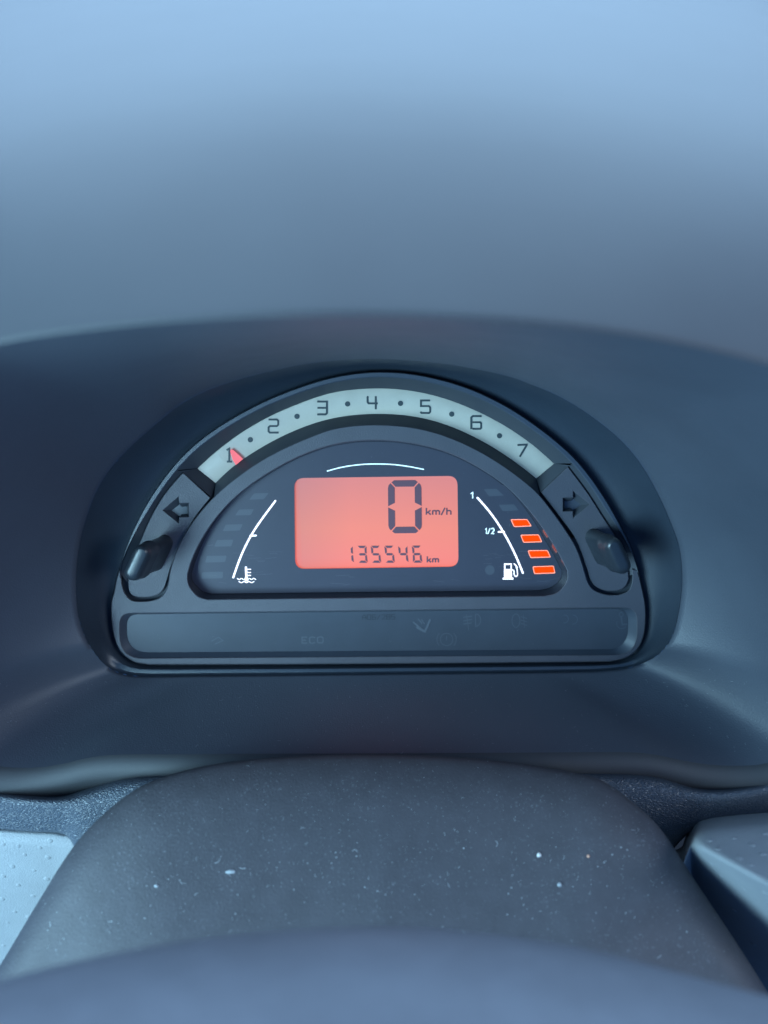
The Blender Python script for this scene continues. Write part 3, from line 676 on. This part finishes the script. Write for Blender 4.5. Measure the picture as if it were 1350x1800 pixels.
# ================================================================== STEERING COLUMN COVER
cover_t = thing('steering_column_cover', 'dusty dark steering column cover swelling up in the foreground', 'column cover')
CO = cat([(-110,1850),(-55,1780),(0,1697),(60,1597),(130,1487),(195,1420),(265,1374),(370,1344.5),(480,1332),(580,1327),(675,1326),(790,1330),(900,1340),(1000,1356),(1060,1373),(1118,1415),(1165,1462),(1230,1560),(1290,1650),(1350,1745),(1400,1830),(1440,1890)], 8)
CO = resample(CO, 140)
CREASE = cat([(-120,1760),(0,1722),(170,1682),(340,1652),(520,1634),(700,1628),(850,1640),(1000,1662),(1150,1698),(1260,1728),(1400,1765),(1460,1790)], 6)
bm = BM(); rows = []
SS = [0, .004, .015, .035, .06, .1, .15, .2, .26, .32, .38, .44, .5, .54, .57, .60, .62, .64, .67, .7, .75, .8, .86, .93, 1.0]
def cov(x, y, x0, y0, s):
    side = abs((x0 - 675) / 720)
    d = .300 - .024 * side ** 2.2                                   # distance along the outline
    d -= 0.010 * math.sqrt(max(0, 1 - (1 - min(1, s * 6)) ** 2))     # rolled edge
    d -= 0.0000730 * max(0, y - y0 - 20) * (1 - 0.25 * side)
    return d
back = []
for x0, y0 in CO: back.append(Dp(x0 + (675 - x0) * .04, y0 + 14, .324))
rows.append([p + Vector((0, 0.01, -0.22)) for p in back]); rows.append(back)  # unseen skirt below the outline, added to block the low side lamp
for s in SS:
    row = []
    for i, (x0, y0) in enumerate(CO):
        xb = x0 + (675 - x0) * 0.18; yb = 1960
        x, y = x0 + (xb - x0) * s, y0 + (yb - y0) * s
        row.append(Dp(x, y, cov(x, y, x0, y0, s)))
    rows.append(row)
loft(bm, rows, False); cover = link('cover_shell', bm, M['cover'], cover_t, 80)
bpy.context.view_layer.update()

# ================================================================== STEERING WHEEL: padded hub nearest the camera
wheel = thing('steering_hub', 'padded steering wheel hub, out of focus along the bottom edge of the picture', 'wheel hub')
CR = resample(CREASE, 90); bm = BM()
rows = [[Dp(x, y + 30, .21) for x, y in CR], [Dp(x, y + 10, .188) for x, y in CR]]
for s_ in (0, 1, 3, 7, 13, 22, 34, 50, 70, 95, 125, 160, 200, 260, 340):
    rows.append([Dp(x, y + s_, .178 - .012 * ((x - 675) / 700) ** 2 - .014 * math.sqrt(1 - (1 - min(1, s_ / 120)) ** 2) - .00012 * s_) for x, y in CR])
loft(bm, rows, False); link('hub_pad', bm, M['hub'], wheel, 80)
bpy.context.view_layer.update()
# ---------------- crumbs and dust
def crumb(x, y, r, label, m, name='crumb', stretch=1.0):
    h = tri_at(cover, x, y)
    if not h: return
    bm = BM(); bmesh.ops.create_icosphere(bm, subdivisions=2, radius=r)
    for v in bm.verts: v.co *= random.uniform(.75, 1.2); v.co.z *= .6; v.co.x *= stretch
    o = link(name, bm, m, None, 60); o.location = h[0] + h[1] * r * 0.3; o.rotation_euler = h[1].to_track_quat('Z', 'Y').to_euler()
    o['label'] = label; o['category'] = 'crumb'
crumb(947, 1503, .0008, 'bright white crumb on the right half of the steering column cover', M['crumb'])
crumb(983, 1555, .0008, 'dull white crumb just below the brightest crumb on the column cover', M['dust'])
crumb(406, 1532, .00075, 'pale elongated lint fleck on the left half of the column cover', M['dust'], 'lint_fleck', 2.3)
crumb(1034, 1505, .0005, 'small tan crumb right of the brightest crumb on the column cover', M['crumbred'])
crumb(540 - 325 + 60, 1557, .0006, 'pale grey fleck high on the left flank of the column cover', M['dust'], 'lint_fleck', 1.4)
crumb(1320, 1662, .0006, 'pale grey crumb low on the right flank of the column cover', M['dust'])

def dust(name, specs):
    bm = BM()
    for obj, n, box, r0, r1, fib in specs:
        for _ in range(n):
            x, y = random.uniform(box[0], box[2]), random.uniform(box[1], box[3])
            h = tri_at(obj, x, y)
            if not h: continue
            p, nr = h; u = nr.orthogonal().normalized(); v = nr.cross(u)
            r = r0 * (r1 / r0) ** (random.random() ** 2.2); p = p + nr * 0.00008
            if random.random() < fib:
                t = random.uniform(0, 6.28); L = r * random.uniform(5, 11); k = random.uniform(-1.6, 1.6); pr = None; q = p.copy()
                for i in range(6):
                    d = u * math.cos(t) + v * math.sin(t); s = d.cross(nr) * r * 0.32
                    cu = (bm.verts.new(q - s), bm.verts.new(q + s))
                    if pr: bm.faces.new((pr[0], pr[1], cu[1], cu[0]))
                    pr = cu; q = q + d * L / 5; t += k * 0.4
            else:
                m = random.randint(5, 7); a0 = random.uniform(0, 6.28); e = random.uniform(.5, 1)
                vs = [bm.verts.new(p + u * (r * random.uniform(.7, 1.2) * math.cos(a0 + 6.283 * i / m)) + v * (r * e * random.uniform(.7, 1.2) * math.sin(a0 + 6.283 * i / m))) for i in range(m)]
                c = bm.verts.new(p + nr * r * .4)
                for i in range(m): bm.faces.new((vs[i], vs[(i + 1) % m], c))
    me = bpy.data.meshes.new(name); bm.to_mesh(me); bm.free(); me.materials.append(M['dust'])
    o = bpy.data.objects.new(name, me); COL.objects.link(o); o['kind'] = 'stuff'
    o['label'] = 'fine pale dust and lint scattered over the dark plastic'; o['category'] = 'dust'
    return o
dust('dust', [(cover, 2200, (120, 1335, 1240, 1560), .00005, .00018, .08), (cover, 420, (60, 1480, 1300, 1680), .0001, .00032, .12),
              (bowl, 520, (0, 1195, 1350, 1322), .00008, .00019, .40), (bowl, 70, (0, 620, 1350, 1190), .00007, .00018, .3),
              (panel, 40, (350, 790, 980, 1038), .00005, .00012, .3), (strip, 40, (225, 1085, 1100, 1140), .00005, .00012, .3)])
